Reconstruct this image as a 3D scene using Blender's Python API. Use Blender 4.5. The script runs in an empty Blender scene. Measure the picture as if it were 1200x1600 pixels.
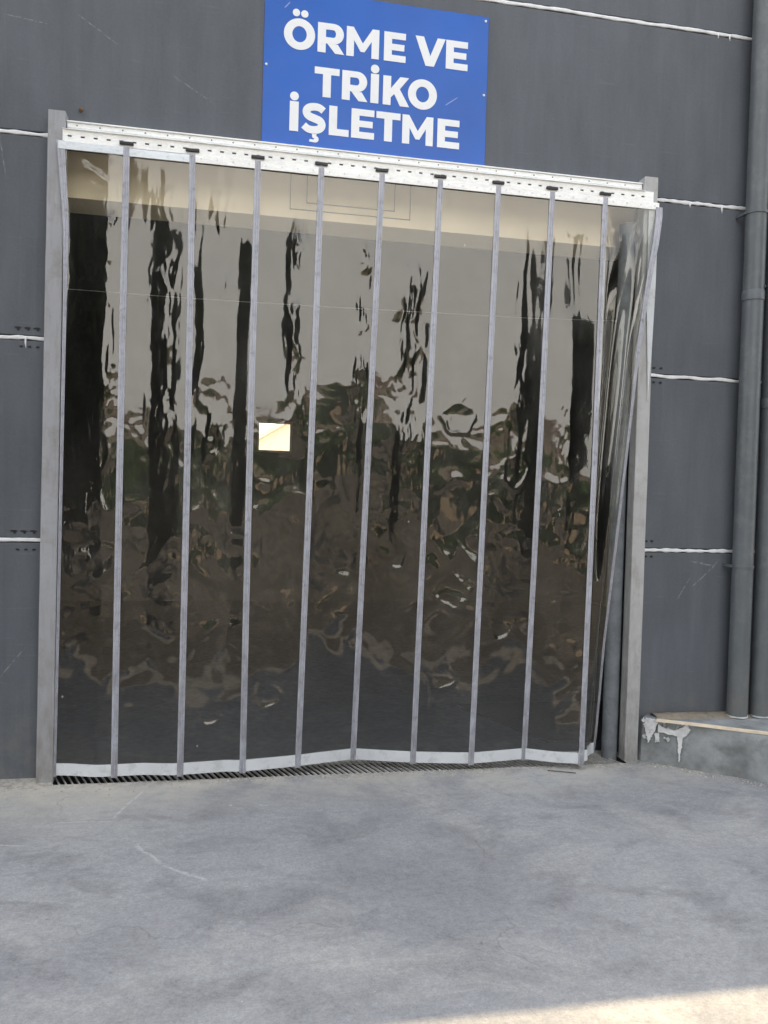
import bpy, bmesh, math, random
import numpy as np
from mathutils import Vector, Matrix
random.seed(7); np.random.seed(7)
PI = math.pi
S = bpy.context.scene
COL = S.collection

# ------------------------------------------------------------------ camera
CAMP = np.array([.9921, -4.587, 1.6]); YAW, PITCH, ROLL = .1888, -.0231, .0284
_f = np.array([math.sin(YAW)*math.cos(PITCH), math.cos(YAW)*math.cos(PITCH), math.sin(PITCH)])
_r = np.array([math.cos(YAW), -math.sin(YAW), 0.]); _u = np.cross(_r, _f)
_r, _u = math.cos(ROLL)*_r+math.sin(ROLL)*_u, -math.sin(ROLL)*_r+math.cos(ROLL)*_u
cd = bpy.data.cameras.new('camera'); cam = bpy.data.objects.new('camera', cd); COL.objects.link(cam)
cam.matrix_world = Matrix(((_r[0], _u[0], -_f[0], CAMP[0]), (_r[1], _u[1], -_f[1], CAMP[1]), (_r[2], _u[2], -_f[2], CAMP[2]), (0, 0, 0, 1)))
cd.sensor_fit = 'VERTICAL'; cd.sensor_height = 36; cd.lens = 28.125
cd.clip_start = .05; cd.clip_end = 2000
S.camera = cam

# ------------------------------------------------------------------ sky, sun, exposure
SUN_EL, SUN_AZ = 70.3, 12.0           # the sun stands high behind the factory wall (azimuth from +Y towards +X)
w = bpy.data.worlds.new('World'); S.world = w; w.use_nodes = True
nt = w.node_tree; nt.nodes.clear()
wo = nt.nodes.new('ShaderNodeOutputWorld'); bg = nt.nodes.new('ShaderNodeBackground')
sk = nt.nodes.new('ShaderNodeTexSky'); sk.sky_type = 'NISHITA'; sk.sun_disc = False
sk.sun_elevation = math.radians(SUN_EL); sk.sun_rotation = math.radians(SUN_AZ)
sk.air_density = 1.3; sk.dust_density = 3.0; sk.ozone_density = 1.0
tc = nt.nodes.new('ShaderNodeTexCoord')
mp = nt.nodes.new('ShaderNodeMapping'); mp.inputs['Scale'].default_value = (1.6, 1.6, 3.4)
cn = nt.nodes.new('ShaderNodeTexNoise'); cn.inputs['Scale'].default_value = 2.2; cn.inputs['Detail'].default_value = 7; cn.inputs['Roughness'].default_value = .58
cr = nt.nodes.new('ShaderNodeMapRange'); cr.inputs['From Min'].default_value = .44; cr.inputs['From Max'].default_value = .60; cr.interpolation_type = 'SMOOTHSTEP'
sx = nt.nodes.new('ShaderNodeSeparateXYZ')
hz = nt.nodes.new('ShaderNodeMapRange'); hz.inputs['From Min'].default_value = .60; hz.inputs['From Max'].default_value = .30; hz.interpolation_type = 'SMOOTHSTEP'
mx = nt.nodes.new('ShaderNodeMath'); mx.operation = 'MAXIMUM'
mul = nt.nodes.new('ShaderNodeMath'); mul.operation = 'MULTIPLY'; mul.inputs[1].default_value = .9
mix = nt.nodes.new('ShaderNodeMix'); mix.data_type = 'RGBA'
mix.inputs[7].default_value = (15.4, 15.1, 14.5, 1)
L = nt.links.new
L(tc.outputs['Generated'], mp.inputs[0]); L(mp.outputs[0], cn.inputs['Vector']); L(cn.outputs[0], cr.inputs[0])
L(tc.outputs['Generated'], sx.inputs[0]); L(sx.outputs[2], hz.inputs[0])
L(cr.outputs[0], mx.inputs[0]); L(hz.outputs[0], mx.inputs[1]); L(mx.outputs[0], mul.inputs[0])
L(mul.outputs[0], mix.inputs[0]); L(sk.outputs[0], mix.inputs[6]); L(mix.outputs[2], bg.inputs[0])
bg.inputs[1].default_value = .125
L(bg.outputs[0], wo.inputs[0])
sl = bpy.data.lights.new('sun', 'SUN'); sl.energy = 3.5; sl.angle = math.radians(.45); sl.color = (1, .77, .46)
so = bpy.data.objects.new('sun', sl); COL.objects.link(so)
e, a = math.radians(SUN_EL), math.radians(SUN_AZ)
sd = Vector((math.sin(a)*math.cos(e), math.cos(a)*math.cos(e), math.sin(e)))
so.rotation_euler = sd.to_track_quat('Z', 'Y').to_euler()
S.view_settings.view_transform = 'Standard'; S.view_settings.look = 'None'
S.view_settings.gamma = 1; S.view_settings.use_curve_mapping = False
S.view_settings.exposure = 1.0
S.render.engine = 'CYCLES'
S.cycles.transparent_max_bounces = 16; S.cycles.max_bounces = 8; S.cycles.diffuse_bounces = 4

# ------------------------------------------------------------------ material helpers
class NT:
    """tiny helper around a material's node tree; coordinates are object or world positions in metres"""
    def __init__(s, name):
        s.m = bpy.data.materials.new(name); s.m.use_nodes = True
        s.t = s.m.node_tree; s.t.nodes.clear()
        s.out = s.n('ShaderNodeOutputMaterial')
    def n(s, k, **kw):
        x = s.t.nodes.new(k)
        for a_, b_ in kw.items(): setattr(x, a_, b_)
        return x
    def l(s, a_, b_): s.t.links.new(a_, b_)
    def coord(s, world=True, scale=(1, 1, 1), loc=(0, 0, 0), rot=(0, 0, 0)):
        c = s.n('ShaderNodeNewGeometry').outputs['Position'] if world else s.n('ShaderNodeTexCoord').outputs['Object']
        m = s.n('ShaderNodeMapping'); s.l(c, m.inputs[0])
        m.inputs['Scale'].default_value = scale; m.inputs['Location'].default_value = loc; m.inputs['Rotation'].default_value = rot
        return m.outputs[0]
    def noise(s, vec, scale, detail=4, rough=.55, dist=0):
        x = s.n('ShaderNodeTexNoise'); x.inputs['Scale'].default_value = scale; x.inputs['Detail'].default_value = detail
        x.inputs['Roughness'].default_value = rough; x.inputs['Distortion'].default_value = dist
        s.l(vec, x.inputs['Vector']); return x.outputs[0]
    def rng(s, v, a0, a1, b0=0., b1=1., smooth=False):
        x = s.n('ShaderNodeMapRange'); x.inputs[1].default_value = a0; x.inputs[2].default_value = a1
        x.inputs[3].default_value = b0; x.inputs[4].default_value = b1
        if smooth: x.interpolation_type = 'SMOOTHSTEP'
        s.l(v, x.inputs[0]); return x.outputs[0]
    def math(s, op, a_, b_=None, c_=None):
        x = s.n('ShaderNodeMath', operation=op)
        for i, v in enumerate((a_, b_, c_)):
            if v is None: continue
            if isinstance(v, (int, float)): x.inputs[i].default_value = v
            else: s.l(v, x.inputs[i])
        return x.outputs[0]
    def mix(s, fac, c1, c2, blend='MIX'):
        x = s.n('ShaderNodeMix'); x.data_type = 'RGBA'; x.blend_type = blend
        for i, v in ((0, fac), (6, c1), (7, c2)):
            if isinstance(v, (int, float)): x.inputs[i].default_value = v
            elif isinstance(v, tuple): x.inputs[i].default_value = (*v, 1) if len(v) == 3 else v
            else: s.l(v, x.inputs[i])
        return x.outputs[2]
    def bump(s, h, strength, dist=.01, nrm=None):
        x = s.n('ShaderNodeBump'); x.inputs['Strength'].default_value = strength; x.inputs['Distance'].default_value = dist
        s.l(h, x.inputs['Height'])
        if nrm: s.l(nrm, x.inputs['Normal'])
        return x.outputs[0]
    def bsdf(s, col, rough=.7, metal=0., nrm=None, spec=.5, **kw):
        b = s.n('ShaderNodeBsdfPrincipled')
        for k, v in (('Base Color', col), ('Roughness', rough), ('Metallic', metal), ('Specular IOR Level', spec)):
            if isinstance(v, (int, float)): b.inputs[k].default_value = v
            elif isinstance(v, tuple): b.inputs[k].default_value = (*v, 1)
            else: s.l(v, b.inputs[k])
        if nrm: s.l(nrm, b.inputs['Normal'])
        s.l(b.outputs[0], s.out.inputs[0]); return b
    def seg(s, axes, p0, p1, wid, soft=None):
        """mask of a scratch from p0 to p1 in the plane of two axes"""
        P = s.n('ShaderNodeNewGeometry').outputs['Position']
        wob = s.n('ShaderNodeTexNoise'); wob.inputs['Scale'].default_value = 9; s.l(P, wob.inputs['Vector'])
        q = s.n('ShaderNodeSeparateXYZ'); s.l(P, q.inputs[0])
        A, B = q.outputs[axes[0]], q.outputs[axes[1]]
        dx, dy = p1[0]-p0[0], p1[1]-p0[1]; Ln = math.hypot(dx, dy); dx /= Ln; dy /= Ln
        ax = s.math('SUBTRACT', A, p0[0]); by = s.math('SUBTRACT', B, p0[1])
        t = s.math('ADD', s.math('MULTIPLY', ax, dx), s.math('MULTIPLY', by, dy))
        d = s.math('SUBTRACT', s.math('MULTIPLY', by, dx), s.math('MULTIPLY', ax, dy))
        d = s.math('ADD', d, s.math('MULTIPLY', s.math('SUBTRACT', wob.outputs[0], .5), wid*4))
        d = s.math('ABSOLUTE', d)
        m = s.rng(d, wid, wid*.3)
        e0 = s.rng(t, 0, Ln*.12); e1 = s.rng(t, Ln, Ln*.8)
        return s.math('MULTIPLY', s.math('MULTIPLY', m, e0), e1)

def simple(name, col, rough=.6, metal=0., var=.25, scale=6, bump=.1, bscale=40, spec=.5, world=False, dirt=None, foot=None):
    t = NT(name); c = t.coord(world)
    n1 = t.noise(c, scale, 5, .6); n2 = t.noise(c, bscale, 4, .6)
    k = t.rng(n1, .3, .7, 1-var, 1+var)
    v = t.n('ShaderNodeVectorMath', operation='SCALE'); v.inputs[0].default_value = col; t.l(k, v.inputs['Scale'])
    colr = v.outputs[0]
    if dirt:
        m = t.rng(t.noise(c, scale*2.3, 6, .7), .52, .72, 0, .8)
        colr = t.mix(m, colr, dirt)
    if foot:  # foot tint: dirt, plus the posts' shade towards the ground painted in
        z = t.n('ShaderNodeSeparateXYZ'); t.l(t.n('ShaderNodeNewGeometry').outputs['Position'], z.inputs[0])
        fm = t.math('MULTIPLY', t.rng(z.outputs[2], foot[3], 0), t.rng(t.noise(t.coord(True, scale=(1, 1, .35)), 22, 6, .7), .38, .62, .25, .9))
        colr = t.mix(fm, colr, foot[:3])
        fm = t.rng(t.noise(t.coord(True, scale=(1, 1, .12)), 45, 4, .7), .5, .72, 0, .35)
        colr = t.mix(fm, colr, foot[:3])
    rr = t.rng(n2, .3, .7, max(rough-.1, .02), min(rough+.1, 1))
    t.bsdf(colr, rr, metal, t.bump(n2, bump, .004), spec)
    return t.m

# --- painted concrete facade
def facade_mat():
    t = NT('painted_concrete'); c = t.coord()
    big = t.noise(c, .9, 4, .6); mid = t.noise(t.coord(scale=(3, 3, .7)), 2.2, 5, .6); fine = t.noise(c, 60, 4, .6)
    k = t.math('ADD', t.rng(big, .3, .7, -.10, .10), t.rng(mid, .3, .7, -.12, .12))
    k = t.math('ADD', k, t.rng(fine, .3, .7, -.05, .05)); k = t.math('ADD', k, 1.0)
    v = t.n('ShaderNodeVectorMath', operation='SCALE'); v.inputs[0].default_value = (.103, .114, .131); t.l(k, v.inputs['Scale'])
    col = v.outputs[0]
    stk = t.rng(t.noise(t.coord(scale=(7, 1, .35)), 2.0, 5, .65), .50, .70, 0, .28)
    col = t.mix(stk, col, (.075, .082, .094))
    stl = t.rng(t.noise(t.coord(scale=(11, 1, .5), loc=(4, 0, 2)), 1.7, 5, .7), .56, .74, 0, .22)
    col = t.mix(stl, col, (.18, .185, .19))
    # horizontal dry brush marks, chips of bare plaster, scratches
    br = t.rng(t.noise(t.coord(scale=(2.5, 1, 34)), 1.6, 3, .6), .62, .74, 0, .16)
    col = t.mix(br, col, (.22, .225, .235))
    vo = t.n('ShaderNodeTexVoronoi'); vo.inputs['Scale'].default_value = 5.5; t.l(t.coord(), vo.inputs['Vector'])
    sp = t.n('ShaderNodeSeparateColor'); t.l(vo.outputs['Color'], sp.inputs[0])
    sel = t.math('GREATER_THAN', sp.outputs[0], .72)
    wob = t.math('MULTIPLY', t.noise(c, 90, 2), .035)
    dot = t.rng(t.math('ADD', vo.outputs['Distance'], wob), .062, .036)
    dot = t.math('MULTIPLY', t.math('MULTIPLY', sel, dot), .42)
    col = t.mix(dot, col, (.5, .5, .49))
    sc = None
    for p0, p1, wd in (((.12, 4.12), (.34, 3.98), .004), ((-.25, 4.07), (-.02, 4.05), .004), ((.62, 3.86), (.86, 3.72), .004), ((-.3, 3.7), (-.22, 3.2), .005),
                       ((-.21, .55), (-.08, .72), .004), ((3.84, 1.23), (4.02, 1.20), .007), ((3.76, .98), (3.86, 1.14), .004), ((3.86, 1.06), (4.05, 1.24), .006)):
        q = t.seg((0, 2), p0, p1, wd); sc = q if sc is None else t.math('MAXIMUM', sc, q)
    brk = t.rng(t.noise(c, 45, 3, .7), .42, .58)
    col = t.mix(t.math('MULTIPLY', t.math('MULTIPLY', sc, brk), .26), col, (.55, .55, .53))
    # splash dirt near the ground
    z = t.n('ShaderNodeSeparateXYZ'); t.l(t.n('ShaderNodeNewGeometry').outputs['Position'], z.inputs[0])
    dm = t.math('MULTIPLY', t.rng(z.outputs[2], .55, .05), t.rng(t.noise(c, 7, 6, .7), .4, .65))
    col = t.mix(t.math('MULTIPLY', dm, .5), col, (.2, .185, .16))
    b = t.bump(t.math('ADD', t.math('MULTIPLY', fine, .5), t.math('MULTIPLY', t.noise(c, 8, 5), 1.2)), .35, .004)
    t.bsdf(col, .62, 0, b, .35)
    return t.m

def ground_mat():
    t = NT('concrete_ground'); c = t.coord()
    big = t.noise(c, .55, 5, .62, .4); mid = t.noise(t.coord(scale=(1, 1.6, 1)), 2.6, 6, .65, .6); fine = t.noise(c, 28, 5, .65); grit = t.noise(c, 160, 3, .7)
    col = t.mix(t.rng(big, .32, .68, 0, 1, True), (.222, .231, .248), (.325, .333, .340))
    col = t.mix(t.math('MULTIPLY', t.rng(mid, .45, .68, 0, 1, True), .55), col, (.17, .175, .185))
    col = t.mix(t.rng(t.noise(t.coord(loc=(3, 7, 0)), 1.1, 6, .7, .8), .52, .72, 0, .55), col, (.42, .415, .4))
    col = t.mix(t.rng(t.noise(t.coord(loc=(13, 2, 0), scale=(1, 2.4, 1)), 6, 5, .7, .4), .55, .75, 0, .35), col, (.14, .15, .17))
    k = t.rng(fine, .3, .7, .88, 1.12); k = t.math('MULTIPLY', k, t.math('MULTIPLY', t.rng(grit, .3, .7, .86, 1.14), t.rng(t.noise(c, 75, 3, .7), .3, .7, .86, 1.14)))
    v = t.n('ShaderNodeVectorMath', operation='SCALE'); t.l(col, v.inputs[0]); t.l(k, v.inputs['Scale']); col = v.outputs[0]
    q = t.n('ShaderNodeSeparateXYZ'); t.l(t.n('ShaderNodeNewGeometry').outputs['Position'], q.inputs[0])
    # dusty, sandy band along the threshold
    db = t.math('MULTIPLY', t.rng(q.outputs[1], -.62, -.14), t.rng(t.noise(c, 3.4, 6, .7), .36, .6))
    dl = t.math('MULTIPLY', t.rng(q.outputs[0], 1.2, .1), t.rng(q.outputs[1], -1.0, -.2))
    db = t.math('MINIMUM', t.math('ADD', t.math('MULTIPLY', db, .75), t.math('MULTIPLY', dl, .45)), 1)
    col = t.mix(db, col, (.46, .435, .38))
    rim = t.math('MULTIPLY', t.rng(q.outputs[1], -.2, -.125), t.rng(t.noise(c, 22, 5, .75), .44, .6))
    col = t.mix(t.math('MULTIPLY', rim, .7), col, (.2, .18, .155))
    # loose white specks and scuffs
    vo = t.n('ShaderNodeTexVoronoi'); vo.inputs['Scale'].default_value = 4.2; t.l(t.coord(), vo.inputs['Vector'])
    sp = t.n('ShaderNodeSeparateColor'); t.l(vo.outputs['Color'], sp.inputs[0])
    dot = t.rng(t.math('ADD', vo.outputs['Distance'], t.math('MULTIPLY', t.noise(c, 70, 2), .04)), .062, .035)
    col = t.mix(t.math('MULTIPLY', t.math('MULTIPLY', t.math('GREATER_THAN', sp.outputs[1], .5), dot), .6), col, (.6, .6, .6))
    vo = t.n('ShaderNodeTexVoronoi'); vo.inputs['Scale'].default_value = 5.7; t.l(t.coord(loc=(5, 5, 0)), vo.inputs['Vector'])
    sp = t.n('ShaderNodeSeparateColor'); t.l(vo.outputs['Color'], sp.inputs[0])
    dot = t.rng(t.math('ADD', vo.outputs['Distance'], t.math('MULTIPLY', t.noise(c, 60, 2), .05)), .075, .04)
    col = t.mix(t.math('MULTIPLY', t.math('MULTIPLY', t.math('GREATER_THAN', sp.outputs[1], .75), dot), .5), col, (.11, .11, .12))
    # hairline cracks
    wv = t.n('ShaderNodeTexVoronoi'); wv.feature = 'DISTANCE_TO_EDGE'; wv.inputs['Scale'].default_value = .55
    wq = t.n('ShaderNodeVectorMath', operation='ADD'); nz_ = t.n('ShaderNodeTexNoise'); nz_.inputs['Scale'].default_value = 3.5; nz_.inputs['Detail'].default_value = 6
    t.l(c, nz_.inputs['Vector']); t.l(t.coord(loc=(.7, .35, 0)), wq.inputs[0]); ws = t.n('ShaderNodeVectorMath', operation='SCALE'); ws.inputs['Scale'].default_value = .35
    t.l(nz_.outputs['Color'], ws.inputs[0]); t.l(ws.outputs[0], wq.inputs[1]); t.l(wq.outputs[0], wv.inputs['Vector'])
    cm = t.math('MULTIPLY', t.rng(wv.outputs['Distance'], .0030, .0008), t.rng(t.noise(c, 1.6, 3), .5, .62, 0, .28))
    col = t.mix(cm, col, (.09, .09, .09))
    sc = None
    for p0, p1, wd in (((.58, -.26), (.50, -.45), .010), ((.50, -.45), (.47, -.62), .010), ((.60, -.9), (.74, -1.12), .012), ((.74, -1.12), (.95, -1.3), .012),
                       ((-.1, -.83), (.15, -.86), .008), ((1.16, -.52), (1.22, -.53), .009), ((.2, -.62), (.5, -.64), .008)):
        s_ = t.seg((0, 1), p0, p1, wd); sc = s_ if sc is None else t.math('MAXIMUM', sc, s_)
    col = t.mix(t.math('MULTIPLY', t.math('MULTIPLY', sc, t.rng(t.noise(c, 40, 4, .7), .35, .6)), .55), col, (.6, .6, .6))
    # tyre sweeps: broad, faint curved bands turning in towards the door
    for cx_, cy_, R_, wd in ((-2.6, -3.4, 3.7, .10), (-2.6, -3.4, 5.25, .11), (6.2, -4.6, 4.1, .10), (6.2, -4.6, 2.7, .09)):
        ax = t.math('SUBTRACT', q.outputs[0], cx_); by = t.math('SUBTRACT', q.outputs[1], cy_)
        rr_ = t.math('SQRT', t.math('ADD', t.math('MULTIPLY', ax, ax), t.math('MULTIPLY', by, by)))
        d_ = t.math('ABSOLUTE', t.math('SUBTRACT', rr_, R_))
        mk = t.math('MULTIPLY', t.rng(d_, wd, wd*.5, 0, 1, True), t.rng(t.noise(c, 3.1, 5, .75), .42, .62, 0, .14))
        col = t.mix(mk, col, (.13, .13, .135))
    for loc_, thr in (((1, 4, 0), .66), ((8, 1, 0), .68)):      # oil and water stains
        col = t.mix(t.rng(t.noise(t.coord(loc=loc_), 1.9, 3, .5, 1.2), thr, thr+.10, 0, .25, True), col, (.12, .12, .125))
    yb = t.rng(t.math('ADD', q.outputs[1], t.math('MULTIPLY', t.noise(c, 2.2, 5, .7), .5)), -2.42, -2.8)  # concrete darkened from here outward to dull its reflection in the strips
    col = t.mix(yb, col, (.10, .098, .092))
    h = t.math('ADD', t.math('MULTIPLY', fine, .6), t.math('ADD', t.math('MULTIPLY', grit, .25), t.math('MULTIPLY', mid, 1.2)))
    t.bsdf(col, t.rng(mid, .3, .7, .62, .85), 0, t.bump(h, .5, .006), .35)
    return t.m

def yard_mat():
    t = NT('darkened_yard'); c = t.coord()
    q = t.n('ShaderNodeSeparateXYZ'); t.l(t.n('ShaderNodeNewGeometry').outputs['Position'], q.inputs[0])
    n1 = t.noise(c, .45, 5, .65, .6); n2 = t.noise(c, 2.6, 5, .7); fine = t.noise(c, 40, 4, .7)
    far = t.rng(t.math('ADD', q.outputs[1], t.math('MULTIPLY', n1, 9.0)), 1.5, -5.5, 0, 1, True)
    near = t.mix(t.rng(n2, .42, .62), (.065, .066, .067), (.125, .12, .112))
    soil = t.mix(t.rng(t.noise(c, .8, 5, .7, .8), .44, .58, 0, 1, True), (.19, .178, .162), (.075, .075, .07))
    col = t.mix(far, near, soil)
    t.bsdf(t.mix(t.rng(fine, .3, .7, 0, .25), col, (.05, .05, .05)), .9, 0, t.bump(fine, .4, .01), .3)
    return t.m

def pvc_mat():
    """clear PVC sheet: tinted transparency, mirror-like surface, a little dust"""
    t = NT('clear_pvc')
    lw = t.n('ShaderNodeLayerWeight'); lw.inputs[0].default_value = .5
    nb = t.noise(t.coord(True), 18, 3, .5)
    nrm = t.bump(nb, .03, .004)
    t.l(nrm, lw.inputs['Normal'])
    F = t.math('MINIMUM', t.math('MULTIPLY_ADD', t.math('POWER', lw.outputs['Facing'], 4.0), .85, .082), 1)
    tr = t.n('ShaderNodeBsdfTransparent'); tr.inputs[0].default_value = (.92, .925, .90, 1)
    gl = t.n('ShaderNodeBsdfGlossy'); gl.inputs['Roughness'].default_value = .03; gl.inputs[0].default_value = (1, .965, .90, 1); t.l(nrm, gl.inputs['Normal'])
    df = t.n('ShaderNodeBsdfDiffuse'); df.inputs[0].default_value = (.55, .56, .56, 1)
    dust = t.math('MULTIPLY_ADD', t.rng(t.noise(t.coord(True, scale=(1, 1, .5)), 3.5, 6, .7), .4, .75), .018, .004)
    z = t.n('ShaderNodeSeparateXYZ'); t.l(t.n('ShaderNodeNewGeometry').outputs['Position'], z.inputs[0])
    vo = t.n('ShaderNodeTexVoronoi'); vo.inputs['Scale'].default_value = 7; t.l(t.coord(), vo.inputs['Vector'])
    sp = t.n('ShaderNodeSeparateColor'); t.l(vo.outputs['Color'], sp.inputs[0])
    spk = t.math('MULTIPLY', t.math('GREATER_THAN', sp.outputs[0], .86), t.rng(vo.outputs['Distance'], .05, .03, 0, .45))
    scf = t.math('MULTIPLY', t.rng(t.noise(t.coord(scale=(9, 1, 1.2)), 4, 4, .7), .60, .72, 0, .035), 1.0)
    dust = t.math('ADD', dust, t.math('ADD', spk, scf))
    dust = t.math('ADD', dust, t.math('MULTIPLY', t.rng(z.outputs[2], .55, .05), .016))
    m1 = t.n('ShaderNodeMixShader'); t.l(dust, m1.inputs[0]); t.l(tr.outputs[0], m1.inputs[1]); t.l(df.outputs[0], m1.inputs[2])
    m2 = t.n('ShaderNodeMixShader'); t.l(F, m2.inputs[0]); t.l(m1.outputs[0], m2.inputs[1]); t.l(gl.outputs[0], m2.inputs[2])
    t.l(m2.outputs[0], t.out.inputs[0])
    g2 = t.n('ShaderNodeBsdfGlossy'); g2.inputs['Roughness'].default_value = .30; g2.inputs[0].default_value = (1, .975, .93, 1); t.l(nrm, g2.inputs['Normal'])
    mg = t.n('ShaderNodeMixShader'); hazef = t.rng(t.noise(t.coord(True, scale=(1, 1, .6)), 6, 5, .65), .35, .7, .12, .38)
    t.l(hazef, mg.inputs[0]); t.l(gl.outputs[0], mg.inputs[1]); t.l(g2.outputs[0], mg.inputs[2]); t.l(mg.outputs[0], m2.inputs[2])
    return t.m

def sign_mat():
    t = NT('sign_blue'); c = t.coord()
    k = t.rng(t.noise(c, 1.7, 3), .3, .7, .9, 1.1)
    v = t.n('ShaderNodeVectorMath', operation='SCALE'); v.inputs[0].default_value = (.007, .102, .47); t.l(k, v.inputs['Scale'])
    col = t.mix(t.math('MULTIPLY', t.seg((0, 2), (2.16, 3.87), (2.24, 3.93), .003), .5), v.outputs[0], (.6, .65, .75))
    col = t.mix(t.math('MULTIPLY', t.seg((0, 2), (1.22, 4.30), (1.25, 4.34), .004), .4), col, (.6, .65, .75))
    t.bsdf(col, .25, 0, t.bump(t.noise(c, 1.9, 2), .6, .02), .35)
    return t.m

def galv_mat(name, col=(.78, .8, .8), metal=.35, rough=.4):
    t = NT(name); c = t.coord()
    sp = t.n('ShaderNodeTexVoronoi'); sp.inputs['Scale'].default_value = 70; t.l(t.coord(scale=(1, 1, 2)), sp.inputs['Vector'])
    g = t.n('ShaderNodeSeparateColor'); t.l(sp.outputs['Color'], g.inputs[0])
    k = t.math('MULTIPLY', t.rng(g.outputs[0], 0, 1, .93, 1.05), t.rng(t.noise(t.coord(scale=(1, 1, 6)), 5, 5, .7), .3, .7, .88, 1.08))
    v = t.n('ShaderNodeVectorMath', operation='SCALE'); v.inputs[0].default_value = col; t.l(k, v.inputs['Scale'])
    t.bsdf(v.outputs[0], t.rng(g.outputs[1], 0, 1, rough-.08, rough+.1), metal, t.bump(t.noise(c, 30, 3), .08, .003), .5)
    return t.m

def leaf_mat(name, c1, c2):
    t = NT(name)
    oi = t.n('ShaderNodeObjectInfo'); n = t.noise(t.coord(True), 1.3, 3)
    col = t.mix(t.rng(n, .35, .65), c1, c2)
    t.bsdf(col, .65, 0, None, .25); return t.m

M = dict(
    facade=facade_mat(), ground=ground_mat(), pvc=pvc_mat(), sign=sign_mat(),
    rail=galv_mat('galvanised_rail', (.96, .965, .95), .0, .4), bar=galv_mat('hanger_aluminium', (.72, .77, .81), .15, .38),
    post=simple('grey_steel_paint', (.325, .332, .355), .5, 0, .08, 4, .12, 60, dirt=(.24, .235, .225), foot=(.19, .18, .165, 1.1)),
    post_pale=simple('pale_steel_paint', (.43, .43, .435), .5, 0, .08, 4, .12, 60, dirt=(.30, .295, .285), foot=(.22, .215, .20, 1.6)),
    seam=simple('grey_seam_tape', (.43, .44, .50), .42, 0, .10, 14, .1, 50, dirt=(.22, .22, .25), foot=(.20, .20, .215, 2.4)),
    hem=simple('hem_tape', (.58, .605, .63), .5, 0, .08, 6, .1, 40, dirt=(.38, .38, .37)),
    black=simple('black_clip', (.012, .013, .017), .45, 0, .2),
    white=simple('white_vinyl', (.80, .82, .84), .35, 0, .02, 3, .02, world=True),
    sealant=simple('joint_sealant', (.72, .73, .74), .6, 0, .10, 22, .5, 80, world=True),
    plinth=simple('raw_concrete', (.235, .25, .255), .85, 0, .45, 4, .6, 45, world=True, dirt=(.14, .14, .135)),
    flake=simple('flaked_plaster', (.56, .57, .57), .85, 0, .2, 20, .5, 60, world=True),
    lath=simple('wooden_lath', (.70, .60, .46), .6, 0, .2, 9, .2, 60, world=True),
    dirt=simple('dry_dirt', (.25, .215, .165), .95, 0, .35, 14, .8, 60, world=True),
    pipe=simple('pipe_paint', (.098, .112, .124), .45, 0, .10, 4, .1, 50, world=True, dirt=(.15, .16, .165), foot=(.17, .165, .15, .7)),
    pillar=simple('pillar_paint', (.15, .165, .18), .7, 0, .25, 9, .3, 40, world=True, dirt=(.09, .10, .11)),
    cream=simple('cream_paint', (.93, .80, .59), .6, 0, .06, 2.5, .1, 30, world=True),
    groove=simple('panel_line', (.18, .16, .14), .8),
    inner=simple('interior_plaster', (.115, .11, .102), .9, 0, .25, 2, .2, 20, world=True),
    floor=simple('factory_floor', (.042, .046, .054), .5, 0, .2, 2, .1, 20, world=True, dirt=(.12, .12, .12)),
    rubber=simple('rubber_mat', (.02, .02, .024), .7),
    grate=simple('grate_steel', (.50, .49, .46), .55, .1, .3, 20, .3, 60, world=True, dirt=(.2, .17, .13)),
    pit=simple('trench_black', (.012, .011, .010), .95),  # near-black lining of the trench under the grate
    rust=simple('rusty_steel', (.20, .12, .07), .8, .2, .3, 60),
    gravel=simple('grit', (.42, .40, .36), .9, 0, .4, 60, world=True),
    soil=yard_mat(),
    bark=simple('bark', (.10, .075, .05), .9, 0, .3, 6, .6, 20),
    leaf=leaf_mat('leaf_green', (.06, .14, .02), (.12, .26, .04)),
    leafd=leaf_mat('leaf_dark', (.018, .030, .018), (.035, .052, .026)),
    tan=simple('tan_render', (.60, .48, .34), .85, 0, .1, .5, .1, 6, world=True),
    rooft=simple('roof_sheet', (.30, .16, .11), .7, 0, .15, 1, .1, 6, world=True),
    glass=simple('window_glass', (.03, .035, .04), .08, 0, .1),
    paintdark=simple('dark_frame', (.05, .055, .06), .5),
)

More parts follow.
